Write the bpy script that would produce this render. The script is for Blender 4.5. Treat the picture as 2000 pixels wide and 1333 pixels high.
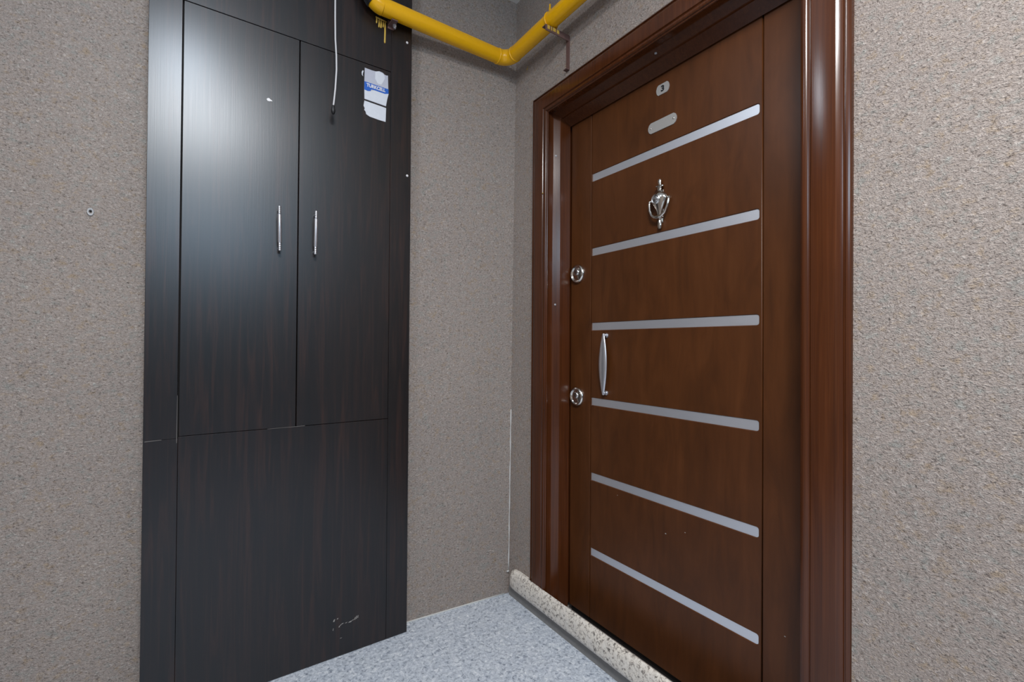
import bpy, bmesh, math, random
from mathutils import Vector, Matrix
random.seed(4)
for o in list(bpy.data.objects): bpy.data.objects.remove(o)
S = bpy.context.scene
COL = S.collection

# ------------------------------------------------------------- camera
cd = bpy.data.cameras.new('camera'); cam = bpy.data.objects.new('camera', cd); COL.objects.link(cam)
R_ = Vector((0.8261955500631483, -0.563342191716267, 0.00681821737438882))
U_ = Vector((-0.010671203259907145, -0.003547957956075933, 0.9999367667084391))
F_ = Vector((0.56328237898663, 0.8262160655825173, 0.008942846107806945))
cam.matrix_world = Matrix(((R_.x, U_.x, -F_.x, 0), (R_.y, U_.y, -F_.y, 0), (R_.z, U_.z, -F_.z, 1.17), (0, 0, 0, 1)))
cd.sensor_width = 36; cd.sensor_fit = 'HORIZONTAL'; cd.lens = 36 * 898.47 / 2000
cd.clip_start = .02; cd.clip_end = 60
S.camera = cam

# ------------------------------------------------------------- world, lights, exposure
w = bpy.data.worlds.new('world'); S.world = w; w.use_nodes = True
w.node_tree.nodes['Background'].inputs[0].default_value = (.80, .88, 1, 1)
w.node_tree.nodes['Background'].inputs[1].default_value = .22
S.view_settings.view_transform = 'Standard'; S.view_settings.look = 'None'
S.view_settings.gamma = 1; S.view_settings.use_curve_mapping = False
S.view_settings.exposure = 0.09

def area(name, loc, target, size, power, color, shape='DISK', size_y=None):
    l = bpy.data.lights.new(name, 'AREA'); l.shape = shape; l.size = size
    if size_y: l.size_y = size_y
    l.energy = power; l.color = color
    o = bpy.data.objects.new(name, l); COL.objects.link(o); o.location = loc
    o.rotation_euler = (Vector(target) - Vector(loc)).to_track_quat('-Z', 'Y').to_euler()
    return o
def bulb(name, loc, radius, power, color):
    l = bpy.data.lights.new(name, 'POINT'); l.energy = power; l.color = color; l.shadow_soft_size = radius
    o = bpy.data.objects.new(name, l); COL.objects.link(o); o.location = loc; return o
bulb('pendant_lamp_light', (-.07, 1.06, 2.42), .10, 9, (.82, .90, 1))
area('ceiling_lamp_light', (-.04, -.28, 2.76), (-.04, -.2801, 0), .60, 72, (.97, .965, .96))
area('stairwell_window_light', (.05, -2.3, 2.42), (.05, 1.5, 1.6), 1.0, 22, (.60, .81, 1), 'RECTANGLE', .55)

# ------------------------------------------------------------- helpers
def link(name, me, m, parent=None, smooth=False):
    o = bpy.data.objects.new(name, me); COL.objects.link(o)
    if m:
        me.materials.clear(); me.materials.append(m)
    if parent: o.parent = parent
    if smooth:
        for p in me.polygons: p.use_smooth = True
    return o

def obj(name, bm, m, parent=None, smooth=False, angle=None):
    bmesh.ops.recalc_face_normals(bm, faces=bm.faces[:])
    me = bpy.data.meshes.new(name); bm.to_mesh(me); bm.free()
    o = link(name, me, m, parent, smooth)
    if smooth and angle is not None:
        bm2 = bmesh.new(); bm2.from_mesh(me)
        for e in bm2.edges:
            if len(e.link_faces) == 2 and e.calc_face_angle(0) > math.radians(angle): e.smooth = False
        bm2.to_mesh(me); bm2.free()
    return o

def thing(name, label, cat, loc=(0, 0, 0), group=None, kind=None):
    o = bpy.data.objects.new(name, None); COL.objects.link(o); o.location = loc
    o.empty_display_size = .05
    return tag(o, label, cat, group, kind)

def tag(o, label=None, cat=None, group=None, kind=None):
    if label: o['label'] = label
    if cat: o['category'] = cat
    if group: o['group'] = group
    if kind: o['kind'] = kind
    return o

def box(bm, lo, hi, bevel=0, seg=2):
    g = bmesh.ops.create_cube(bm, size=1)
    vs = g['verts']
    for v in vs:
        v.co = Vector([lo[i] + (v.co[i] + .5) * (hi[i] - lo[i]) for i in range(3)])
    if bevel:
        es = list({e for v in vs for e in v.link_edges})
        bmesh.ops.bevel(bm, geom=es, offset=bevel, segments=seg, affect='EDGES', profile=.5)
    return bm

def prism(bm, pts, f0, f1):
    """closed outline pts; f0/f1 map an outline point to 3-D for both ends"""
    a = [bm.verts.new(f0(p)) for p in pts]; b = [bm.verts.new(f1(p)) for p in pts]
    n = len(pts)
    for i in range(n):
        bm.faces.new((a[i], a[(i + 1) % n], b[(i + 1) % n], b[i]))
    bm.faces.new(a[::-1]); bm.faces.new(b)
    return bm

def lathe(bm, prof, c, axis='Z', n=28, sq=(1, 1)):
    """prof = [(r, h)] along axis from point c; sq squashes the two cross directions"""
    rings = []
    for r, h in prof:
        ring = []
        for k in range(n):
            a = 2 * math.pi * k / n; p, q = r * math.cos(a) * sq[0], r * math.sin(a) * sq[1]
            if axis == 'Z': v = (c[0] + p, c[1] + q, c[2] + h)
            elif axis == 'X': v = (c[0] + h, c[1] + p, c[2] + q)
            else: v = (c[0] + p, c[1] + h, c[2] + q)
            ring.append(bm.verts.new(v))
        rings.append(ring)
    for A, B in zip(rings, rings[1:]):
        for k in range(n): bm.faces.new((A[k], A[(k + 1) % n], B[(k + 1) % n], B[k]))
    for R in (rings[0], rings[-1]):
        try: bm.faces.new(R)
        except Exception: pass
    return bm

def tube(bm, pts, rad, n=14, ab=None):
    """round (or elliptical via ab=(ka,kb)) tube along points, rad number or list"""
    pts = [Vector(p) for p in pts]; N = len(pts)
    rads = rad if isinstance(rad, (list, tuple)) else [rad] * N
    t0 = (pts[1] - pts[0]).normalized()
    up = Vector((0, 0, 1)) if abs(t0.z) < .9 else Vector((1, 0, 0))
    nrm = (up - t0 * up.dot(t0)).normalized(); rings = []
    for i, p in enumerate(pts):
        if i == 0: t = pts[1] - pts[0]
        elif i == N - 1: t = pts[-1] - pts[-2]
        else: t = (pts[i + 1] - pts[i]).normalized() + (pts[i] - pts[i - 1]).normalized()
        t.normalize(); nrm = (nrm - t * nrm.dot(t)).normalized(); b = t.cross(nrm)
        ring = []
        for k in range(n):
            a = 2 * math.pi * k / n; ca, cb = math.cos(a), math.sin(a)
            ra = rads[i] if not isinstance(rads[i], (tuple, list)) else rads[i][0]
            rb = rads[i] if not isinstance(rads[i], (tuple, list)) else rads[i][1]
            ring.append(bm.verts.new(p + nrm * (ca * ra) + b * (cb * rb)))
        rings.append(ring)
    for A, B in zip(rings, rings[1:]):
        for k in range(n): bm.faces.new((A[k], A[(k + 1) % n], B[(k + 1) % n], B[k]))
    bm.faces.new(rings[0][::-1]); bm.faces.new(rings[-1])
    return bm

def arc(c, r, a0, a1, n, e1, e2):
    c, e1, e2 = Vector(c), Vector(e1), Vector(e2)
    return [c + e1 * (r * math.cos(a0 + (a1 - a0) * i / n)) + e2 * (r * math.sin(a0 + (a1 - a0) * i / n)) for i in range(n + 1)]

# ------------------------------------------------------------- materials
def newmat(name):
    m = bpy.data.materials.new(name); m.use_nodes = True; nt = m.node_tree
    b = nt.nodes['Principled BSDF']
    return m, nt, b
def N(nt, t, **kw):
    n = nt.nodes.new(t)
    for k, v in kw.items():
        if k.startswith('in_'): n.inputs[k[3:].replace('_', ' ')].default_value = v
        else: setattr(n, k, v)
    return n
def coords(nt, scale=(1, 1, 1), kind='Object'):
    tc = N(nt, 'ShaderNodeTexCoord'); mp = N(nt, 'ShaderNodeMapping'); mp.inputs['Scale'].default_value = scale
    nt.links.new(tc.outputs[kind], mp.inputs['Vector']); return mp.outputs['Vector']
def noise(nt, vec, scale, detail=3, rough=.55, dist=0):
    n = N(nt, 'ShaderNodeTexNoise'); n.inputs['Scale'].default_value = scale; n.inputs['Detail'].default_value = detail
    n.inputs['Roughness'].default_value = rough; n.inputs['Distortion'].default_value = dist
    nt.links.new(vec, n.inputs['Vector']); return n
def ramp(nt, fac, stops, interp='LINEAR'):
    r = N(nt, 'ShaderNodeValToRGB'); cr = r.color_ramp; cr.interpolation = interp
    while len(cr.elements) > 2: cr.elements.remove(cr.elements[-1])
    for i, (p, c) in enumerate(stops):
        e = cr.elements[i] if i < 2 else cr.elements.new(p)
        e.position = p; e.color = (c[0], c[1], c[2], 1) if not isinstance(c, (int, float)) else (c, c, c, 1)
    nt.links.new(fac, r.inputs['Fac']); return r.outputs['Color']
def mix(nt, a, b, fac, blend='MIX'):
    n = N(nt, 'ShaderNodeMix', data_type='RGBA', blend_type=blend)
    for s, v in ((n.inputs[6], a), (n.inputs[7], b)):
        if isinstance(v, tuple): s.default_value = (*v, 1)
        else: nt.links.new(v, s)
    if isinstance(fac, (int, float)): n.inputs[0].default_value = fac
    else: nt.links.new(fac, n.inputs[0])
    return n.outputs[2]
def bump(nt, b, h, strength, dist):
    n = N(nt, 'ShaderNodeBump'); n.inputs['Strength'].default_value = strength; n.inputs['Distance'].default_value = dist
    nt.links.new(h, n.inputs['Height']); nt.links.new(n.outputs[0], b.inputs['Normal']); return n
def plain(name, c, rough=.5, metal=0, spec=.5, wob=0.06):
    m, nt, b = newmat(name)
    v = coords(nt); n = noise(nt, v, 60, 3)
    nt.links.new(mix(nt, tuple(x * (1 - wob) for x in c), tuple(min(1, x * (1 + wob)) for x in c), n.outputs['Fac']), b.inputs['Base Color'])
    b.inputs['Roughness'].default_value = rough; b.inputs['Metallic'].default_value = metal
    b.inputs['Specular IOR Level'].default_value = spec
    return m

def stucco():
    m, nt, b = newmat('granular_stucco')
    v = coords(nt, (1, 1, 1.3))
    g = noise(nt, v, 150, 3, .62, .6); g2 = noise(nt, v, 330, 2, .6)
    hue = noise(nt, v, 42, 3, .6); big = noise(nt, coords(nt), 2.2, 3, .5)
    base = ramp(nt, g.outputs['Fac'], [(.28, (.155, .124, .110)), (.42, (.35, .298, .265)), (.58, (.40, .342, .308)), (.74, (.585, .52, .475))])
    tint = ramp(nt, hue.outputs['Fac'], [(.30, (.86, .98, 1.0)), (.46, (1, 1, 1)), (.56, (1, 1, 1)), (.72, (1.0, .90, .72))])
    c = mix(nt, base, tint, .85, 'MULTIPLY')
    c = mix(nt, c, ramp(nt, big.outputs['Fac'], [(.3, (.93, .93, .94)), (.7, (1, 1, 1))]), 1, 'MULTIPLY')
    sp = ramp(nt, g2.outputs['Fac'], [(.28, (.34, .34, .36)), (.43, (1, 1, 1))])
    c = mix(nt, c, sp, .75, 'MULTIPLY')
    nt.links.new(c, b.inputs['Base Color'])
    b.inputs['Roughness'].default_value = .85; b.inputs['Specular IOR Level'].default_value = .25
    mh = mix(nt, g.outputs['Fac'], g2.outputs['Fac'], .35)
    bump(nt, b, mh, 1.0, .007)
    return m

def stone(name, stops, scale, rough, bumpd=.0006, spec=.5, hue=None):
    m, nt, b = newmat(name)
    v = coords(nt)
    g = noise(nt, v, scale, 4, .68, .8); g2 = noise(nt, v, scale * .28, 3)
    c = ramp(nt, g.outputs['Fac'], stops)
    c = mix(nt, c, ramp(nt, g2.outputs['Fac'], [(.3, (.86, .88, .92)), (.7, hue or (1, 1, 1))]), .8, 'MULTIPLY')
    nt.links.new(c, b.inputs['Base Color']); b.inputs['Roughness'].default_value = rough
    b.inputs['Specular IOR Level'].default_value = spec
    bump(nt, b, g.outputs['Fac'], .5, bumpd)
    return m

def wood(name, dark, mid, light, rough, sc=(26, 26, 1.6), spec=.5, coat=0, ang=None, grain=.5, tint=None):
    m, nt, b = newmat(name)
    v = coords(nt, sc); n1 = noise(nt, v, 3.0, 5, .6, 1.2)
    v2 = coords(nt, (sc[0] * 7, sc[1] * 7, sc[2] * 1.5)); n2 = noise(nt, v2, 3.0, 3, .6)
    v3 = coords(nt, (1, 1, 1)); n3 = noise(nt, v3, 3.2, 3)
    c = ramp(nt, n1.outputs['Fac'], [(.30, dark), (.5, mid), (.72, light)])
    c = mix(nt, c, ramp(nt, n2.outputs['Fac'], [(.35, (.62, .62, .62)), (.6, (1, 1, 1))]), grain, 'MULTIPLY')
    c = mix(nt, c, ramp(nt, n3.outputs['Fac'], [(.35, (.82, .80, .80)), (.65, (1.1, 1.08, 1.06))]), .6, 'MULTIPLY')
    nt.links.new(c, b.inputs['Base Color'])
    rr = ramp(nt, n2.outputs['Fac'], [(.3, rough + .012), (.7, rough - .006)])
    nt.links.new(rr, b.inputs['Roughness']); b.inputs['Specular IOR Level'].default_value = spec
    if tint: b.inputs['Specular Tint'].default_value = (*tint, 1)
    b.inputs['Coat Weight'].default_value = coat; b.inputs['Coat Roughness'].default_value = .12
    bump(nt, b, n2.outputs['Fac'], .12, .0006)
    return m

def brushed(name, c, rough, sc=(1, 4, 220), metal=1):
    m, nt, b = newmat(name)
    v = coords(nt, sc); n = noise(nt, v, 6, 3)
    nt.links.new(mix(nt, tuple(x * .92 for x in c), c, n.outputs['Fac']), b.inputs['Base Color'])
    nt.links.new(ramp(nt, n.outputs['Fac'], [(.3, rough + .05), (.7, rough - .03)]), b.inputs['Roughness'])
    b.inputs['Metallic'].default_value = metal
    return m

M_st = stucco()
M_floor = stone('grey_speckled_floor', [(.32, (.17, .20, .26)), (.44, (.49, .535, .60)), (.56, (.64, .685, .75)), (.70, (.92, .94, .97))], 78, .42, .0006)
M_sill = stone('speckled_granite', [(.30, (.07, .065, .06)), (.40, (.34, .30, .26)), (.48, (.76, .70, .62)), (.66, (.86, .81, .73))], 92, .45, .0005)
M_cement = plain('grey_cement', (.24, .235, .23), .85, wob=.2)
M_door = wood('door_walnut_veneer', (.060, .0195, .0052), (.078, .0250, .0064), (.092, .0305, .0084), .40, (5, 5, 1.1), .30, grain=.15)
M_case = wood('door_frame_veneer', (.052, .0145, .0042), (.072, .0200, .0054), (.094, .0270, .0080), .21, (30, 30, .7), .42)
M_wenge = wood('wenge_laminate', (.0040, .0028, .0028), (.0090, .0048, .0040), (.030, .0120, .0075), .325, (17, 17, .75), .68, grain=.6, tint=(.89, .945, 1))
M_black = plain('black_shadow_gap', (.006, .005, .005), .9, wob=.2)
M_alu = brushed('brushed_aluminium_strip', (.90, .93, 1.0), .45, metal=.96)
M_satin = brushed('satin_nickel', (.70, .70, .70), .24, sc=(4, 4, 60))
M_chrome = brushed('polished_chrome', (.74, .71, .66), .14, sc=(30, 30, 30))
M_handle = plain('satin_silver_handle', (.68, .69, .74), .32, .9, wob=.04)
M_plate = plain('silver_plastic_plate', (.40, .385, .37), .45, .35, wob=.05)
M_yel = plain('yellow_gas_paint', (.84, .43, .002), .27, 0, .5, wob=.05)
M_yeldry = plain('dried_yellow_paint', (.55, .36, .06), .5, wob=.15)
M_rubber = plain('black_rubber', (.008, .008, .009), .5)
M_white = plain('white_plastic', (.70, .68, .68), .4)
M_cord = plain('white_cord_sheath', (.55, .54, .55), .45)
M_rust = plain('primed_steel_bracket', (.15, .085, .075), .6, .2, wob=.3)
M_paper = plain('white_paper', (.62, .64, .69), .6, wob=.07)
M_paper2 = plain('grey_paper_patch', (.45, .46, .53), .6, wob=.07)
M_blue = plain('blue_print', (.010, .10, .46), .5)
M_ink = plain('black_ink', (.012, .012, .014), .5)
M_caulk = plain('pale_sealant', (.58, .58, .57), .6)
M_ceil = plain('white_ceiling_paint', (.66, .66, .66), .85)
M_plug = plain('grey_wall_plug', (.42, .42, .43), .5)
M_scuff = plain('pale_scuff', (.30, .285, .27), .8)
M_seam_hl = plain('seam_highlight', (.13, .12, .115), .7)  # pale tone of the highlights painted on the cupboard seams

# ------------------------------------------------------------- room shell
XW = 1.236
def yw(x): return 1.8113 + .0805 * (1.2096 - x)          # the back wall runs slightly out of square
def xw(z): return 1.2228 + .009 * z                      # the door wall leans a little
ZC = 2.812
YB, XL = -2.5, -1.7
bm = bmesh.new(); box(bm, (XL - .12, YB - .12, -.1), (1.5, 2.25, 0)); tag(obj('floor', bm, M_floor), 'grey speckled stone floor of the landing', 'floor', kind='structure')
bm = bmesh.new(); box(bm, (XL - .12, YB - .12, ZC), (1.5, 2.25, ZC + .1)); tag(obj('ceiling', bm, M_ceil), 'pale painted ceiling seen as a sliver above the corner', 'ceiling', kind='structure')
bm = bmesh.new()
prism(bm, [(XL, yw(XL)), (1.30, yw(1.30)), (1.30, 2.2), (XL, 2.2)], lambda p: (p[0], p[1], 0), lambda p: (p[0], p[1], ZC))
tag(obj('wall_back', bm, M_st), 'grey-beige granular stucco wall behind the dark cupboard', 'wall', kind='structure')
bm = bmesh.new()
def wallpiece(y0, y1, z0, z1, back=1.46):
    v = [bm.verts.new((x, y, z)) for z in (z0, z1) for (x, y) in ((xw(z), y0), (xw(z), y1), (back, y1), (back, y0))]
    for f in ((0, 1, 2, 3), (7, 6, 5, 4), (0, 4, 5, 1), (1, 5, 6, 2), (2, 6, 7, 3), (3, 7, 4, 0)): bm.faces.new([v[i] for i in f])
wallpiece(YB, .50, 0, ZC); wallpiece(1.575, 1.84, 0, ZC); wallpiece(.50, 1.575, 2.205, ZC); wallpiece(.50, 1.575, 0, .030)
tag(obj('wall_right', bm, M_st), 'grey-beige granular stucco wall around the brown entrance door', 'wall', kind='structure')
bm = bmesh.new(); box(bm, (XL - .12, YB, 0), (XL, 2.2, ZC)); tag(obj('wall_left', bm, M_st), 'stucco wall on the far left of the landing', 'wall', kind='structure')

# sealant beads
bm = bmesh.new()
tube(bm, [(x, yw(x) - .001, .002) for x in (.60, .75, .9, 1.05, 1.20)], .0035, 8)
tag(obj('trim_3', bm, M_caulk, smooth=True), 'thin pale sealant line along the foot of the back wall', 'trim', kind='structure')
bm = bmesh.new()
zz = [.105 + .04 * i for i in range(20)]
tube(bm, [(xw(z) - .0006 + .0008 * math.sin(z * 31), yw(xw(z)) - .0006, z) for z in zz], [.0026 + .0010 * math.sin(z * 47) for z in zz], 8)
box(bm, (xw(.1) - .012, yw(1.22) - .006, .099), (xw(.1) + .001, yw(1.22), .107), .002)
tag(obj('trim_4', bm, M_caulk, smooth=True), 'thin pale sealant line up the corner beside the door frame', 'trim', kind='structure')

# ------------------------------------------------------------- door frame
trim = thing('trim_1', 'glossy brown moulded door frame with stepped jamb around the entrance door', 'door frame', (1.236, 1.03, .14), kind='structure')
def local(parent, bm):
    mi = Matrix.Translation(-parent.location)
    bmesh.ops.transform(bm, matrix=mi, verts=bm.verts[:]); return bm
YL, YR, ZT, ZB = 1.533, .530, 2.168, .0505
prof = [(.012, 1.262), (.012, 1.2178), (0, 1.2174), (0, 1.216), (.002, 1.2125), (.006, 1.2105), (.011, 1.2105), (.015, 1.2125), (.0175, 1.2155), (.019, 1.2165), (.0205, 1.2155), (.022, 1.2128), (.025, 1.212),
        (.0735, 1.212), (.0745, 1.2122), (.0862, 1.2190), (.0872, 1.2200), (.0880, 1.2222), (.0890, 1.2224), (.0905, 1.2222), (.0915, 1.2195), (.0925, 1.2188), (.0990, 1.2225),
        (.1005, 1.2245), (.1015, 1.230), (.1015, 1.262)]
kL, kH, kR = 1.08, .94, 1.0
P_ = prof
def cap(pts): return pts
bm = bmesh.new(); prism(bm, P_, lambda p: (p[1], YL + p[0] * kL, ZB), lambda p: (p[1], YL + p[0] * kL, ZT + p[0] * kH))
obj('casing', local(trim, bm), M_case, trim, True, 28)
bm = bmesh.new(); prism(bm, P_, lambda p: (p[1], YL + p[0] * kL, ZT + p[0] * kH), lambda p: (p[1], YR - p[0] * kR, ZT + p[0] * kH))
obj('casing', local(trim, bm), M_case, trim, True, 28)
bm = bmesh.new(); prism(bm, P_, lambda p: (p[1], YR - p[0] * kR, ZB), lambda p: (p[1], YR - p[0] * kR, ZT + p[0] * kH))
obj('casing', local(trim, bm), M_case, trim, True, 28)
# jamb profile: (X, inset towards the opening)
jp = [(1.2175, -.034), (1.2175, .0005), (1.2185, .0028), (1.221, .0042), (1.224, .0038), (1.2265, .0012), (1.2285, 0), (1.248, 0), (1.2510, .0006), (1.2535, .0020), (1.2760, .0178), (1.2785, .0192), (1.282, .0202), (1.286, .0206), (1.3235, .0305), (1.3235, .012), (1.40, .012), (1.40, -.034)]
jl = None
bm = bmesh.new(); prism(bm, jp, lambda p: (p[0], YL - p[1], ZB), lambda p: (p[0], YL - p[1], ZT + .03)); jl = obj('jamb', local(trim, bm), M_case, trim, True, 25)
bm = bmesh.new(); prism(bm, jp, lambda p: (p[0], YR + p[1], ZB), lambda p: (p[0], YR + p[1], ZT + .03)); obj('jamb', local(trim, bm), M_case, trim, True, 25)
hp = [(x, d * (1 if x < 1.28 else 1.0) + (0 if x < 1.30 else .018)) for x, d in jp]
bm = bmesh.new(); prism(bm, hp, lambda p: (p[0], YL - .0005, ZT - p[1]), lambda p: (p[0], YR + .0005, ZT - p[1])); jh = obj('head_jamb', local(trim, bm), M_case, trim, True, 25)
nd = Vector((-.575, -.82, 0)).normalized()
for z in (1.985, 1.345):
    bm = bmesh.new(); lathe(bm, [(.0001, .0030), (.0030, .0026), (.0042, .0012), (.0044, -.002)], (0, 0, 0), 'Z', 12)
    bmesh.ops.transform(bm, matrix=Matrix.Translation(Vector((1.2620, YL - .0080, z)) - trim.location) @ nd.to_track_quat('Z', 'Y').to_matrix().to_4x4(), verts=bm.verts[:])
    obj('screw', bm, M_plug, jl, True)
bm = bmesh.new(); lathe(bm, [(.0001, -.0025), (.004, -.002), (.0045, .002)], (1.264, 1.005, 2.1580), 'Z', 12); obj('screw', local(trim, bm), M_plug, jh, True)
bm = bmesh.new(); lathe(bm, [(.0001, -.002), (.0022, -.0015), (.0026, .001)], (1.2125, YL + .019, 1.822), 'X', 10); obj('paint_spot', local(trim, bm), M_yeldry, trim, True)['label'] = 'small yellow paint spot on brown frame'

# ------------------------------------------------------------- entrance door
XD = 1.330
door = thing('door_1', 'brown wooden entrance door with six silver inlay strips and a knocker', 'door', (1.36, 1.03, .06), kind='structure')
ZD0, ZD1 = .060, 2.128
ya, yb = 1.3757, .6832          # panel edges at the stile grooves
def dpart(name, bm, m, parent=None, smooth=False, angle=None): return obj(name, local(door, bm), m, parent or door, smooth, angle)
bm = bmesh.new(); box(bm, (XD, ya + .0032, ZD0), (XD + .02, 1.4995, ZD1), .0016); dpart('stile', bm, M_door, angle=30)
bm = bmesh.new(); box(bm, (XD, .560, ZD0), (XD + .02, yb - .0032, ZD1), .0016); dpart('stile', bm, M_door)
bm = bmesh.new(); box(bm, (XD + .012, .561, .032), (XD + .055, 1.4985, ZD1 - .001)); dpart('door_core', bm, M_black)  # black and drawn below the leaf to stand in for shade in the gaps
# centre panel with six slots: 2-D curve with holes, then turned into a mesh
SZ = [1.859 - .3056 * i for i in range(6)]; SH = .0150
sl, sr = 1.3742, .6925
def rrect(y0, y1, z0, z1, rl, rr, n=5):
    pts = []
    for cy, cz, a0, r in ((y0 + rr, z0 + rr, math.pi, rr), (y1 - rl, z0 + rl, 1.5 * math.pi, rl), (y1 - rl, z1 - rl, 0, rl), (y0 + rr, z1 - rr, .5 * math.pi, rr)):
        for i in range(n + 1):
            a = a0 + i * .5 * math.pi / n; pts.append((cy + r * math.cos(a), cz + r * math.sin(a)))
    return pts
cu = bpy.data.curves.new('panel_outline', 'CURVE'); cu.dimensions = '2D'; cu.fill_mode = 'BOTH'; cu.extrude = .0045; cu.bevel_depth = .0020; cu.bevel_resolution = 0
def spl(pts):
    s = cu.splines.new('POLY'); s.points.add(len(pts) - 1); s.use_cyclic_u = True
    for p, q in zip(s.points, pts): p.co = (q[0], q[1], 0, 1)
spl([(yb + .002, ZD0 + .002), (ya - .002, ZD0 + .002), (ya - .002, ZD1 - .002), (yb + .002, ZD1 - .002)])
for zc in SZ: spl(rrect(sr - .002, sl - .0004, zc - SH - .002, zc + SH + .002, .003, .009))
co = bpy.data.objects.new('panel_outline', cu); COL.objects.link(co)
dg = bpy.context.evaluated_depsgraph_get(); me = bpy.data.meshes.new_from_object(co.evaluated_get(dg))
bpy.data.objects.remove(co)
bm = bmesh.new(); bm.from_mesh(me)
for v in bm.verts: v.co = Vector((XD + .0065 + v.co.z * -1, v.co.x, v.co.y))
dpart('centre_panel', bm, M_door)
first = None
for zc in SZ:
    bm = bmesh.new(); pts = rrect(sr, sl, zc - SH, zc + SH, .002, .008)
    prism(bm, pts, lambda p: (XD + .0028, p[0], p[1]), lambda p: (XD + .0125, p[0], p[1]))
    dpart('inlay_strip', bm, M_alu)
door_strip_label = 'brushed silver metal inlay strip'
for o in door.children:
    if o.name.startswith('inlay_strip'): o['label'] = door_strip_label

# locks
for zc in (1.4745, .9540):
    bm = bmesh.new(); lathe(bm, [(.0395, 0), (.0398, -.004), (.0385, -.0085), (.0345, -.0115), (.0310, -.0105), (.0285, -.0065), (.0270, -.0055), (.018, -.0085), (.0001, -.0095)], (XD, 1.4555, zc), 'X', 36)
    lk = dpart('lock_escutcheon', bm, M_chrome, None, True, 50); lk['label'] = 'round polished steel lock plate'
    bm = bmesh.new(); lathe(bm, [(.0135, -.008), (.0135, -.0125), (.0115, -.0145), (.0001, -.0148)], (XD, 1.4555, zc + .006), 'X', 24); dpart('lock_cylinder', bm, M_satin, lk, True, 40)
    bm = bmesh.new(); box(bm, (XD - .0156, 1.4535, zc + .0005), (XD - .0140, 1.4575, zc + .0125), .0003); dpart('keyhole', bm, M_black, lk)
# small scar left on the jamb beside the locks
# pull handle: a swollen bow on two feet
zs = [.9770 + .2400 * i / 30 for i in range(31)]
n = len(zs); path, rad = [], []
for z in zs:
    t = (z - 1.0968) / .12
    path.append((1.3170 - .0075 * (1 - t * t), 1.2935 - .0045 * (1 - t * t), z))
    wv = max(0, 1 - (abs(t) / .98) ** 1.8); ww = .0050 + .0165 * wv
    rad.append((.0036 + .0036 * wv, ww))
bm = bmesh.new()
# nrm starts along X (tube runs down Z): first radius is thickness, second is width
tube(bm, path, rad, 28)
hd = dpart('pull_handle', bm, M_handle, None, True, 60); hd['label'] = 'silver bow shaped pull handle'
for z in (1.210, .984):
    bm = bmesh.new(); lathe(bm, [(.0095, 0), (.0098, -.003), (.0072, -.006), (.0060, -.009), (.0070, -.0125), (.0050, -.0155), (.0001, -.016)], (XD, 1.2885, z), 'X', 20); dpart('handle_foot', bm, M_handle, hd, True, 50)

# door knocker
kn_y = 1.0315
bm = bmesh.new(); box(bm, (XD - .003, kn_y - .010, 1.600), (XD, kn_y + .010, 1.715), .001)
lathe(bm, [(.0001, 1.622), (.006, 1.622), (.0085, 1.630), (.011, 1.640), (.017, 1.652), (.0255, 1.666), (.0305, 1.678), (.0315, 1.685), (.0285, 1.693), (.0205, 1.702), (.0120, 1.708), (.0082, 1.713), (.0076, 1.720), (.0100, 1.7225), (.0162, 1.7240), (.0165, 1.7268), (.0105, 1.7290), (.0066, 1.7310), (.0062, 1.740), (.0066, 1.748), (.0050, 1.7505), (.0001, 1.751)], (XD - .010, kn_y, 0), 'Z', 28, (.55, 1))
kn = dpart('knocker', bm, M_chrome, None, True, 50); kn['label'] = 'polished silver urn shaped door knocker'
bm = bmesh.new(); lathe(bm, [(.0175, 0), (.0175, -.004), (.0150, -.0062), (.0120, -.0045), (.0100, -.0045), (.0085, -.0075), (.0001, -.0090)], (XD - .0235, kn_y + .004, 1.6800), 'X', 24); dpart('knocker_boss', bm, M_satin, kn, True, 45)
bm = bmesh.new()
pts = [Vector((XD - .010, kn_y + .0335, 1.682)), Vector((XD - .012, kn_y + .0400, 1.680)), Vector((XD - .0135, kn_y + .0400, 1.669)), Vector((XD - .016, kn_y + .0360, 1.647)), Vector((XD - .018, kn_y + .0260, 1.628)), Vector((XD - .0195, kn_y + .013, 1.6190)), Vector((XD - .020, kn_y, 1.6175))]
pts += [Vector((p.x, 2 * kn_y - p.y, p.z)) for p in pts[-2::-1]]
tube(bm, pts, [.0034, .0044, .0046, .0046, .0048, .0054, .0062, .0054, .0048, .0046, .0046, .0044, .0034], 12)
dpart('knocker_ring', bm, M_chrome, kn, True, 60)
bm = bmesh.new(); lathe(bm, [(.0001, 1.578), (.0052, 1.579), (.0075, 1.586), (.0076, 1.595), (.0056, 1.608), (.0050, 1.612), (.0100, 1.6150), (.0110, 1.6185), (.0060, 1.6225), (.0001, 1.624)], (XD - .0085, kn_y - .001, 0), 'Z', 20); dpart('knocker_tail', bm, M_chrome, kn, True, 50)

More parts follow.
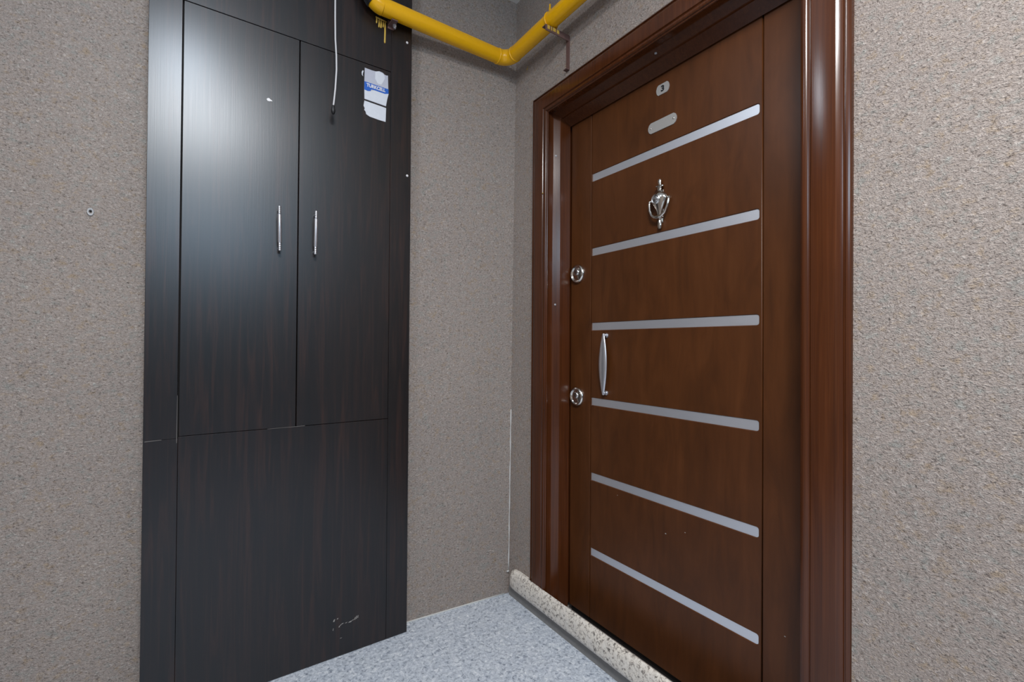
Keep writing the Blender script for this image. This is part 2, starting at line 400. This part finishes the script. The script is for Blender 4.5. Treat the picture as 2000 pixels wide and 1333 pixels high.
# number plate and name plate
def plate(yc, zc, hw, hh, cut, m, name):
    pts = [(yc - hw + cut, zc - hh), (yc + hw - cut, zc - hh), (yc + hw - cut * .35, zc - hh * .72), (yc + hw, zc - hh * .2), (yc + hw, zc + hh * .2), (yc + hw - cut * .35, zc + hh * .72), (yc + hw - cut, zc + hh), (yc - hw + cut, zc + hh), (yc - hw + cut * .35, zc + hh * .72), (yc - hw, zc + hh * .2), (yc - hw, zc - hh * .2), (yc - hw + cut * .35, zc - hh * .72)]
    bm = bmesh.new(); prism(bm, pts, lambda p: (XD - .0022, p[0], p[1]), lambda p: (XD + .001, p[0], p[1]))
    return dpart(name, bm, m)
def text_mesh(s, size, bold=0, extrude=.0004):
    c = bpy.data.curves.new('t', 'FONT'); c.body = s; c.size = size; c.align_x = 'CENTER'; c.align_y = 'CENTER'; c.extrude = extrude; c.offset = bold
    o = bpy.data.objects.new('t', c); COL.objects.link(o); d = bpy.context.evaluated_depsgraph_get(); me = bpy.data.meshes.new_from_object(o.evaluated_get(d))
    bpy.data.objects.remove(o); b = bmesh.new(); b.from_mesh(me); return b
npl = plate(1.0262, 2.0690, .0268, .0180, .0085, M_plate, 'number_plate'); npl['label'] = 'small silver plate with the black number 3'
bm = text_mesh('3', .027, .0012)
for v in bm.verts: v.co = Vector((XD - .0024 - v.co.z, 1.0262 - v.co.x * 1.1, 2.0690 + v.co.y))
dpart('numeral', bm, M_ink, npl)
nm = plate(1.0285, 1.9467, .0595, .0190, .012, M_plate, 'name_plate'); nm['label'] = 'blank silver name plate with two screws'
for dy in (-.048, .048):
    bm = bmesh.new(); lathe(bm, [(.0036, -.0016), (.0034, -.0032), (.0020, -.0044), (.0001, -.0048)], (XD, 1.0285 + dy, 1.9467), 'X', 14); dpart('screw', bm, M_chrome, nm, True)
# pale chips in the veneer
for y, z, s in ((1.0084, .5271, .0026), (.9322, .5565, .0020), (1.2279, .5984, .0014), (.62, .38, .002)):
    bm = bmesh.new(); lathe(bm, [(s, .0005), (s * .9, -.0003), (.0001, -.0004)], (XD, y, z), 'X', 8, (1.3, .8)); dpart('chip', bm, M_scuff)

# ------------------------------------------------------------- granite sill in front of the door
sill = thing('door_sill', 'speckled beige granite sill with a rounded edge under the brown door', 'sill', (1.22, 1.06, .0))
front = [(1.206, .050), (1.2005, .052), (1.196, .059), (1.1935, .070), (1.1930, .090), (1.1940, .108), (1.1975, .123), (1.2030, .133), (1.2085, .1378), (1.2118, .1384)]
bm = bmesh.new()
def sill_run(ys, fr, back):
    sp = [(back, .052)] + front + [(back, .1384)]; rows = []
    for y, k in zip(ys, fr):
        rows.append([bm.verts.new((back + (x - back) * k, y, .055 + (z - .055) * (k * .9 + .1))) for x, z in sp])
    for A, B in zip(rows, rows[1:]):
        for i in range(len(sp)): bm.faces.new((A[i], A[(i + 1) % len(sp)], B[(i + 1) % len(sp)], B[i]))
    bm.faces.new(rows[0][::-1]); bm.faces.new(rows[-1])
sill_run([1.766, 1.764, 1.758, 1.748, 1.733, 1.710, 1.690, 1.6445], [.72, .82, .90, .95, .98, 1, 1, 1], 1.2232)
sill_run([1.6445, .36], [1, 1], 1.21185)
obj('sill_slab', local(sill, bm), M_sill, sill, True, 45)
bm = bmesh.new()
prism(bm, [(1.219, -.001), (1.231, -.001), (1.231, .049), (1.219, .049)], lambda p: (p[0], .36, p[1]), lambda p: (p[0] - .003, 1.795, p[1]))
obj('sill_riser', local(sill, bm), M_cement, sill)['label'] = 'grey cement riser below the stone edge'

# ------------------------------------------------------------- built-in cupboard
YC = 1.790
cup = thing('cupboard', 'tall dark wenge built-in cupboard with two doors on the left wall', 'cupboard', (.287, YC, 0))
x0, x1, xa, xb, xm = -.1364, .7120, -.0500, .6255, .2904
ZS, ZTs = .8745, 2.2605
T = .018
def cpart(name, bm, m, parent=None, smooth=False, angle=None): return obj(name, local(cup, bm), m, parent or cup, smooth, angle)
ZTOP = ZC - .002
bm = bmesh.new()
prism(bm, [(x0 + .001, YC + T + .001), (x1 - .001, YC + T + .001), (x1 - .001, yw(x1) - .002), (x0 + .001, yw(x0) - .002)], lambda p: (p[0], p[1], .001), lambda p: (p[0], p[1], ZTOP))
cpart('carcass', bm, M_black)
def panel(name, xa_, xb_, za, zb, dy=0, bev=.0008, label=None):
    bm = bmesh.new(); box(bm, (xa_, YC + dy, za), (xb_, YC + T + dy, zb), bev, 1)
    o = cpart(name, bm, M_wenge)
    if label: o['label'] = label
    return o
panel('filler_panel', x0, xa - .0022, ZS - .006, ZTOP)
panel('filler_panel', x0, xa - .0004, .002, ZS - .0068)
panel('filler_panel', xb + .0006, x1, .002, ZTOP)
panel('lower_panel', xa + .0000, xb, .002, ZS - .0008)
panel('upper_panel', xa, xb, ZTs + .0012, ZTOP)
dl = panel('door', xa + .0018, xm - .0016, ZS + .0008, ZTs - .0012)
dr = panel('door', xm + .0016, xb - .0004, ZS + .0008, ZTs - .0012)
def bar_handle(parent, x, zt, zb, lean):
    yb_ = YC - .026
    prof_ = [(.0001, 0), (.0042, .0006), (.0050, .003), (.0050, .006), (.0044, .007), (.0050, .008), (.0050, .012), (.0044, .013), (.0050, .014), (.0050, .019), (.0044, .020), (.0050, .021), (.0050, .026), (.0044, .027), (.0056, .0285), (.0066, .031)]
    L = zt - zb
    full = prof_ + [(.0068, L - .031)] + [(r, L - h) for r, h in prof_[::-1]]
    bm = bmesh.new(); lathe(bm, full, (0, 0, 0), 'Z', 18)
    bmesh.ops.transform(bm, matrix=Matrix.Translation((x, yb_, zb)) @ Matrix.Rotation(lean, 4, 'Y'), verts=bm.verts[:])
    for z in (zb + .012, zt - .012):
        xx = x + math.sin(lean) * (z - zb)
        lathe(bm, [(.0040, 0), (.0040, .027)], (xx, yb_, z), 'Y', 12)
    h = cpart('handle', bm, M_handle, parent, True, 40); h['label'] = 'slim silver bar handle with ringed ends'
bar_handle(dl, .2290, 1.6455, 1.4900, -.018)
bar_handle(dr, .3440, 1.6485, 1.4905, .010)
for x, z in ((.6917, 2.4030), (.6967, 1.8585)):
    bm = bmesh.new(); lathe(bm, [(.0052, 0), (.0050, -.0018), (.0030, -.0030), (.0001, -.0033)], (x, YC, z), 'Y', 14); cpart('screw_cap', bm, M_white, None, True)['label'] = 'white screw cap'
# dried drips of yellow pipe paint on the front
def drip(x, zt, zb, wd):
    bm = bmesh.new(); tube(bm, [(x, YC, zt), (x + .0004, YC, (zt + zb) / 2), (x - .0004, YC, zb + wd), (x - .0006, YC, zb)], [wd * .8, wd, wd, wd * .5], 10)
    o = cpart('paint_drip', bm, M_yeldry, None, True); o['label'] = 'run of dried yellow paint'
drip(.5660, 2.456, 2.4330, .0030); drip(.5755, 2.452, 2.4200, .0030); drip(.5835, 2.452, 2.4205, .0032); drip(.5920, 2.450, 2.4260, .0024); drip(.5995, 2.452, 2.3660, .0036)
bm = bmesh.new(); tube(bm, [(.562, YC, 2.4570), (.585, YC, 2.4545), (.606, YC, 2.4535)], [.002, .0035, .002], 8); cpart('paint_drip', bm, M_yeldry, None, True)
# scuffs (white paint speck, worn chips near the bottom) and highlights painted along seams
def fleck(pts, m=M_scuff, name='scuff_or_highlight'):
    bm = bmesh.new(); prism(bm, pts, lambda p: (p[0], YC - .0004, p[1]), lambda p: (p[0], YC + .001, p[1])); return cpart(name, bm, m)
fleck([(.186, 2.016), (.190, 2.021), (.195, 2.021), (.198, 2.018), (.203, 2.016), (.204, 2.013), (.199, 2.013), (.195, 2.011), (.189, 2.011)], M_white, 'paint_speck')
for x, z, a, b_ in ((.428, .140, .004, .009), (.4405, .143, .003, .005), (.447, .112, .003, .006), (.452, .116, .003, .004), (.458, .119, .005, .003), (.472, .118, .005, .002), (.487, .117, .008, .005), (.497, .120, .004, .003), (.5045, .123, .0025, .010), (.510, .126, .0025, .012), (.5155, .127, .002, .010), (.453, .067, .004, .002), (.425, .108, .0015, .009)):
    fleck([(x - a, z - b_ * .4), (x + a * .3, z - b_ * .5), (x + a, z + b_ * .5), (x - a * .2, z + b_ * .4)])
fleck([(x0 + .004, ZS - .0085), (x0 + .045, ZS - .0070), (x0 + .045, ZS - .0055), (x0 + .004, ZS - .0062)], M_seam_hl)
fleck([(xa - .0040, ZS - .020), (xa - .0022, ZS - .020), (xa - .0022, ZS + .13), (xa - .0030, ZS + .13)], M_seam_hl)
fleck([(xm - .09, ZS - .0008), (xm + .03, ZS - .0010), (xm + .03, ZS + .0006), (xm - .09, ZS + .0002)], M_seam_hl)

# torn sticker on the right-hand door
stk = thing('torn_sticker', 'torn white and blue paper sticker on the right cupboard door', 'sticker', (.565, YC, 2.15))
def spart(name, pts, m, y0, y1, parent=None):
    bm = bmesh.new(); prism(bm, pts, lambda p: (p[0], YC - y0, p[1]), lambda p: (p[0], YC - y1, p[1])); return obj(name, local(stk, bm), m, parent or stk)
up = spart('upper_label', [(.5212, 2.2414), (.548, 2.2405), (.565, 2.2415), (.578, 2.2470), (.592, 2.2455), (.600, 2.2400), (.607, 2.2395), (.6129, 2.2412), (.6150, 2.1804), (.6165, 2.1691), (.6105, 2.1441), (.6060, 2.116), (.521, 2.1201), (.5200, 2.1549), (.5200, 2.1871)], M_paper2, .0008, .0)
spart('torn_patch', [(.562, 2.2395), (.575, 2.2450), (.590, 2.2440), (.599, 2.2360), (.600, 2.2250), (.594, 2.2100), (.586, 2.1960), (.572, 2.1960), (.562, 2.2120)], M_paper, .0011, .0007, up)
spart('torn_patch', [(.5215, 2.1560), (.536, 2.1550), (.560, 2.1650), (.600, 2.1640), (.6155, 2.1680), (.6105, 2.1441), (.6058, 2.1180), (.5212, 2.1215)], M_paper, .0011, .0007, up)
bl = spart('blue_band', [(.5200, 2.1885), (.5420, 2.1880), (.6153, 2.1868), (.6160, 2.1690), (.6020, 2.1640), (.5600, 2.1655), (.5470, 2.1650), (.5440, 2.1570), (.5330, 2.1540), (.5203, 2.1560)], M_blue, .0013, .0007, up)
bm = text_mesh('TURKCELL', .0180, .0007, .0003)
for v in bm.verts: v.co = Vector((.5655 + v.co.x * .86, YC - .0014 - v.co.z, 2.1768 + v.co.y))
obj('lettering', local(stk, bm), M_white, up)
spart('lower_label', [(.5211, 2.1136), (.5650, 2.1115), (.6066, 2.1093), (.6051, 2.0537), (.5783, 2.0541), (.5420, 2.0569), (.5281, 2.0628), (.5260, 2.0720), (.5205, 2.0770), (.5225, 2.0840), (.5179, 2.0930)], M_paper, .0008, 0)
spart('torn_scrap', [(.5125, 2.228), (.5095, 2.221), (.5100, 2.211), (.5150, 2.2061), (.5135, 2.214), (.5160, 2.2240), (.5175, 2.2275)], M_paper, .0008, 0)

# ------------------------------------------------------------- yellow gas pipe
pipe = thing('gas_pipe', 'yellow painted gas pipe bending round the corner above the door', 'pipe', (1.157, 1.745, 2.473))
RP, XP, YP, ZP = .0312, 1.157, 1.745, 2.4735
def ppart(name, bm, m, sm=True, ang=50, parent=None): return obj(name, local(pipe, bm), m, parent or pipe, sm, ang)
rb = .052
xe, re = .5270, .046                                # riser axis and bend radius of the left elbow
bm = bmesh.new(); tube(bm, [(xe + re, YP, ZP + .002), (XP - rb, YP, ZP)], RP, 32); ppart('straight_pipe', bm, M_yel)
bm = bmesh.new(); tube(bm, [(XP, YP - rb, ZP), (XP, .9, ZP + .004), (XP, -.2, ZP + .008)], RP, 32); ppart('straight_pipe', bm, M_yel)
bm = bmesh.new(); tube(bm, arc((XP - rb, YP - rb, ZP), rb, math.pi / 2, 0, 14, (1, 0, 0), (0, 1, 0)), RP + .0010, 32); ppart('elbow', bm, M_yel)
bm = bmesh.new(); tube(bm, arc((xe + re, YP, ZP + .002 + re), re, -math.pi / 2, -math.pi, 14, (1, 0, 0), (0, 0, 1)), RP + .0012, 32); ppart('elbow', bm, M_yel)
bm = bmesh.new(); tube(bm, [(xe, YP, ZP + re), (xe, YP, ZC - .001)], RP, 32); ppart('straight_pipe', bm, M_yel)
for c, t in (((XP - rb - .004, YP, ZP), (1, 0, 0)), ((XP, YP - rb - .004, ZP), (0, 1, 0))):
    c = Vector(c); t = Vector(t)
    bm = bmesh.new(); tube(bm, [c - t * .0045, c - t * .002, c + t * .002, c + t * .0045], [RP, RP + .0022, RP + .0022, RP + .001], 28); ppart('weld_bead', bm, M_yel)
# black rubber sleeve pulled over the riser and the top of the elbow
bm = bmesh.new(); tube(bm, arc((xe + re, YP, ZP + .002 + re), re, math.radians(-90 - 40), -math.pi, 8, (1, 0, 0), (0, 0, 1)) + [Vector((xe, YP, ZP + re + .03)), Vector((xe, YP, ZC - .0015))], RP + .0048, 32); ppart('rubber_sleeve', bm, M_rubber)['label'] = 'black rubber sleeve on the pipe end'
bm = bmesh.new(); tube(bm, [(.484, 1.772, 2.492), (.478, 1.772, 2.56), (.478, 1.772, ZC - .002)], .0035, 10)
tag(obj('grey_wire', bm, M_cord, None, True, 50), 'thin pale wire beside the black pipe sleeve at the top edge', 'wire')

# brackets
zb0 = ZP - RP - .001
bm = bmesh.new(); box(bm, (1.120, 1.4205, zb0 - .0035), (xw(2.44) - .0005, 1.4445, zb0), .0008); box(bm, (1.120, 1.4205, zb0 - .024), (xw(2.44) - .0005, 1.4240, zb0 - .0035), .0008)
br = ppart('bracket', bm, M_rust, False); br['label'] = 'brown primed steel angle bracket above the door frame'
bm = bmesh.new(); box(bm, (xw(2.3) - .003, 1.4180, 2.300), (xw(2.3) + .0015, 1.4380, zb0 - .004), .0008); box(bm, (xw(2.3) - .018, 1.4180, 2.298), (xw(2.3) + .0005, 1.4380, 2.3015), .0006); ppart('wall_leg', bm, M_rust, False, parent=br)
bm = bmesh.new(); yk = 1.434
ring = [Vector((XP + (RP + .0022) * math.cos(a), yk, ZP + (RP + .0022) * math.sin(a))) for a in [math.radians(-50 + 280 * i / 22) for i in range(23)]]
tube(bm, [Vector((ring[0].x, yk, zb0 - .004))] + ring + [Vector((ring[-1].x, yk, zb0 - .004))], .0030, 10); ppart('u_bolt', bm, M_yel, parent=br)
bm = bmesh.new(); lathe(bm, [(.005, 0), (.005, .018), (.0035, .020), (.0035, .034)], (XP - .006, yk, ZP + RP), 'Z', 8); ppart('bolt', bm, M_yel, parent=br)
for x, wdt in ((1.128, .012), (1.146, .005), (1.156, .014), (1.176, .012)):
    bm = bmesh.new(); box(bm, (x, 1.4192, zb0 - .018 + .005 * random.random()), (x + wdt, 1.4208, zb0 - .002), .0004); ppart('paint_spot', bm, M_yeldry, False, parent=br)
bm = bmesh.new(); box(bm, (.610, YP - .006, zb0 - .004), (.634, YC - .0005, zb0), .0008); box(bm, (.610, YC - .0035, zb0 - .012), (.634, YC - .0005, zb0 + .02), .0006)
br2 = ppart('bracket', bm, M_rust, False); br2['label'] = 'small dark bracket with a silver bolt'
bm = bmesh.new(); lathe(bm, [(.0075, 0), (.0075, -.010), (.0045, -.011), (.0045, -.016), (.0001, -.0165)], (.630, 1.765, zb0 - .004), 'Z', 6); ppart('bolt', bm, M_handle, False, parent=br2)
for y, z, s in ((1.7165, 2.4500, .006), (1.712, 2.4580, .004)):
    bm = bmesh.new(); lathe(bm, [(s, .001), (s * .8, -.001), (.0001, -.0014)], (xw(z), y, z), 'X', 9, (1, .8))
    o = obj('paint_spot', bm, M_yeldry, bpy.data.objects['wall_right'], True); o['label'] = 'small yellow paint spot on stucco'

# ------------------------------------------------------------- hanging cord
cord = thing('hanging_cord', 'thin white cord with a black tip hanging before the right cupboard door', 'cord', (.40, 1.742, 2.0))
CY = 1.742
cp = [(.392, ZC - .001), (.394, 2.62), (.3985, 2.45), (.3990, 2.36), (.4005, 2.28), (.4045, 2.22), (.4055, 2.17), (.4020, 2.10), (.3980, 2.055), (.3955, 2.033)]
bm = bmesh.new(); tube(bm, [(x, CY, z) for x, z in cp], .0030, 12); obj('cord_line', local(cord, bm), M_cord, cord, True, 60)
bm = bmesh.new(); lathe(bm, [(.0001, -.030), (.0040, -.029), (.0072, -.021), (.0078, -.014), (.0055, -.005), (.0045, .002), (.0001, .003)], (.3953, CY, 2.034), 'Z', 14); obj('tip', local(cord, bm), M_rubber, cord, True, 60)['label'] = 'black rubber tip'

# ------------------------------------------------------------- wall plug left of the cupboard
px_, pz_ = -.283, 1.578; py_ = yw(px_)
bm = bmesh.new()
lathe(bm, [(.0105, .003), (.0102, -.0030), (.0090, -.0048), (.0052, -.0044), (.0042, -.0015), (.0040, .012)], (px_, py_, pz_), 'Y', 18, (.85, 1.25))
wp = obj('wall_plug', bm, M_plug, None, True, 50); tag(wp, 'small grey plastic wall plug set in the stucco left of the cupboard', 'wall plug')
bm = bmesh.new(); lathe(bm, [(.0040, -.0004), (.0001, -.0005)], (px_, py_, pz_ + .002), 'Y', 14, (.7, 1.0)); o = obj('hole', bm, M_black, wp)
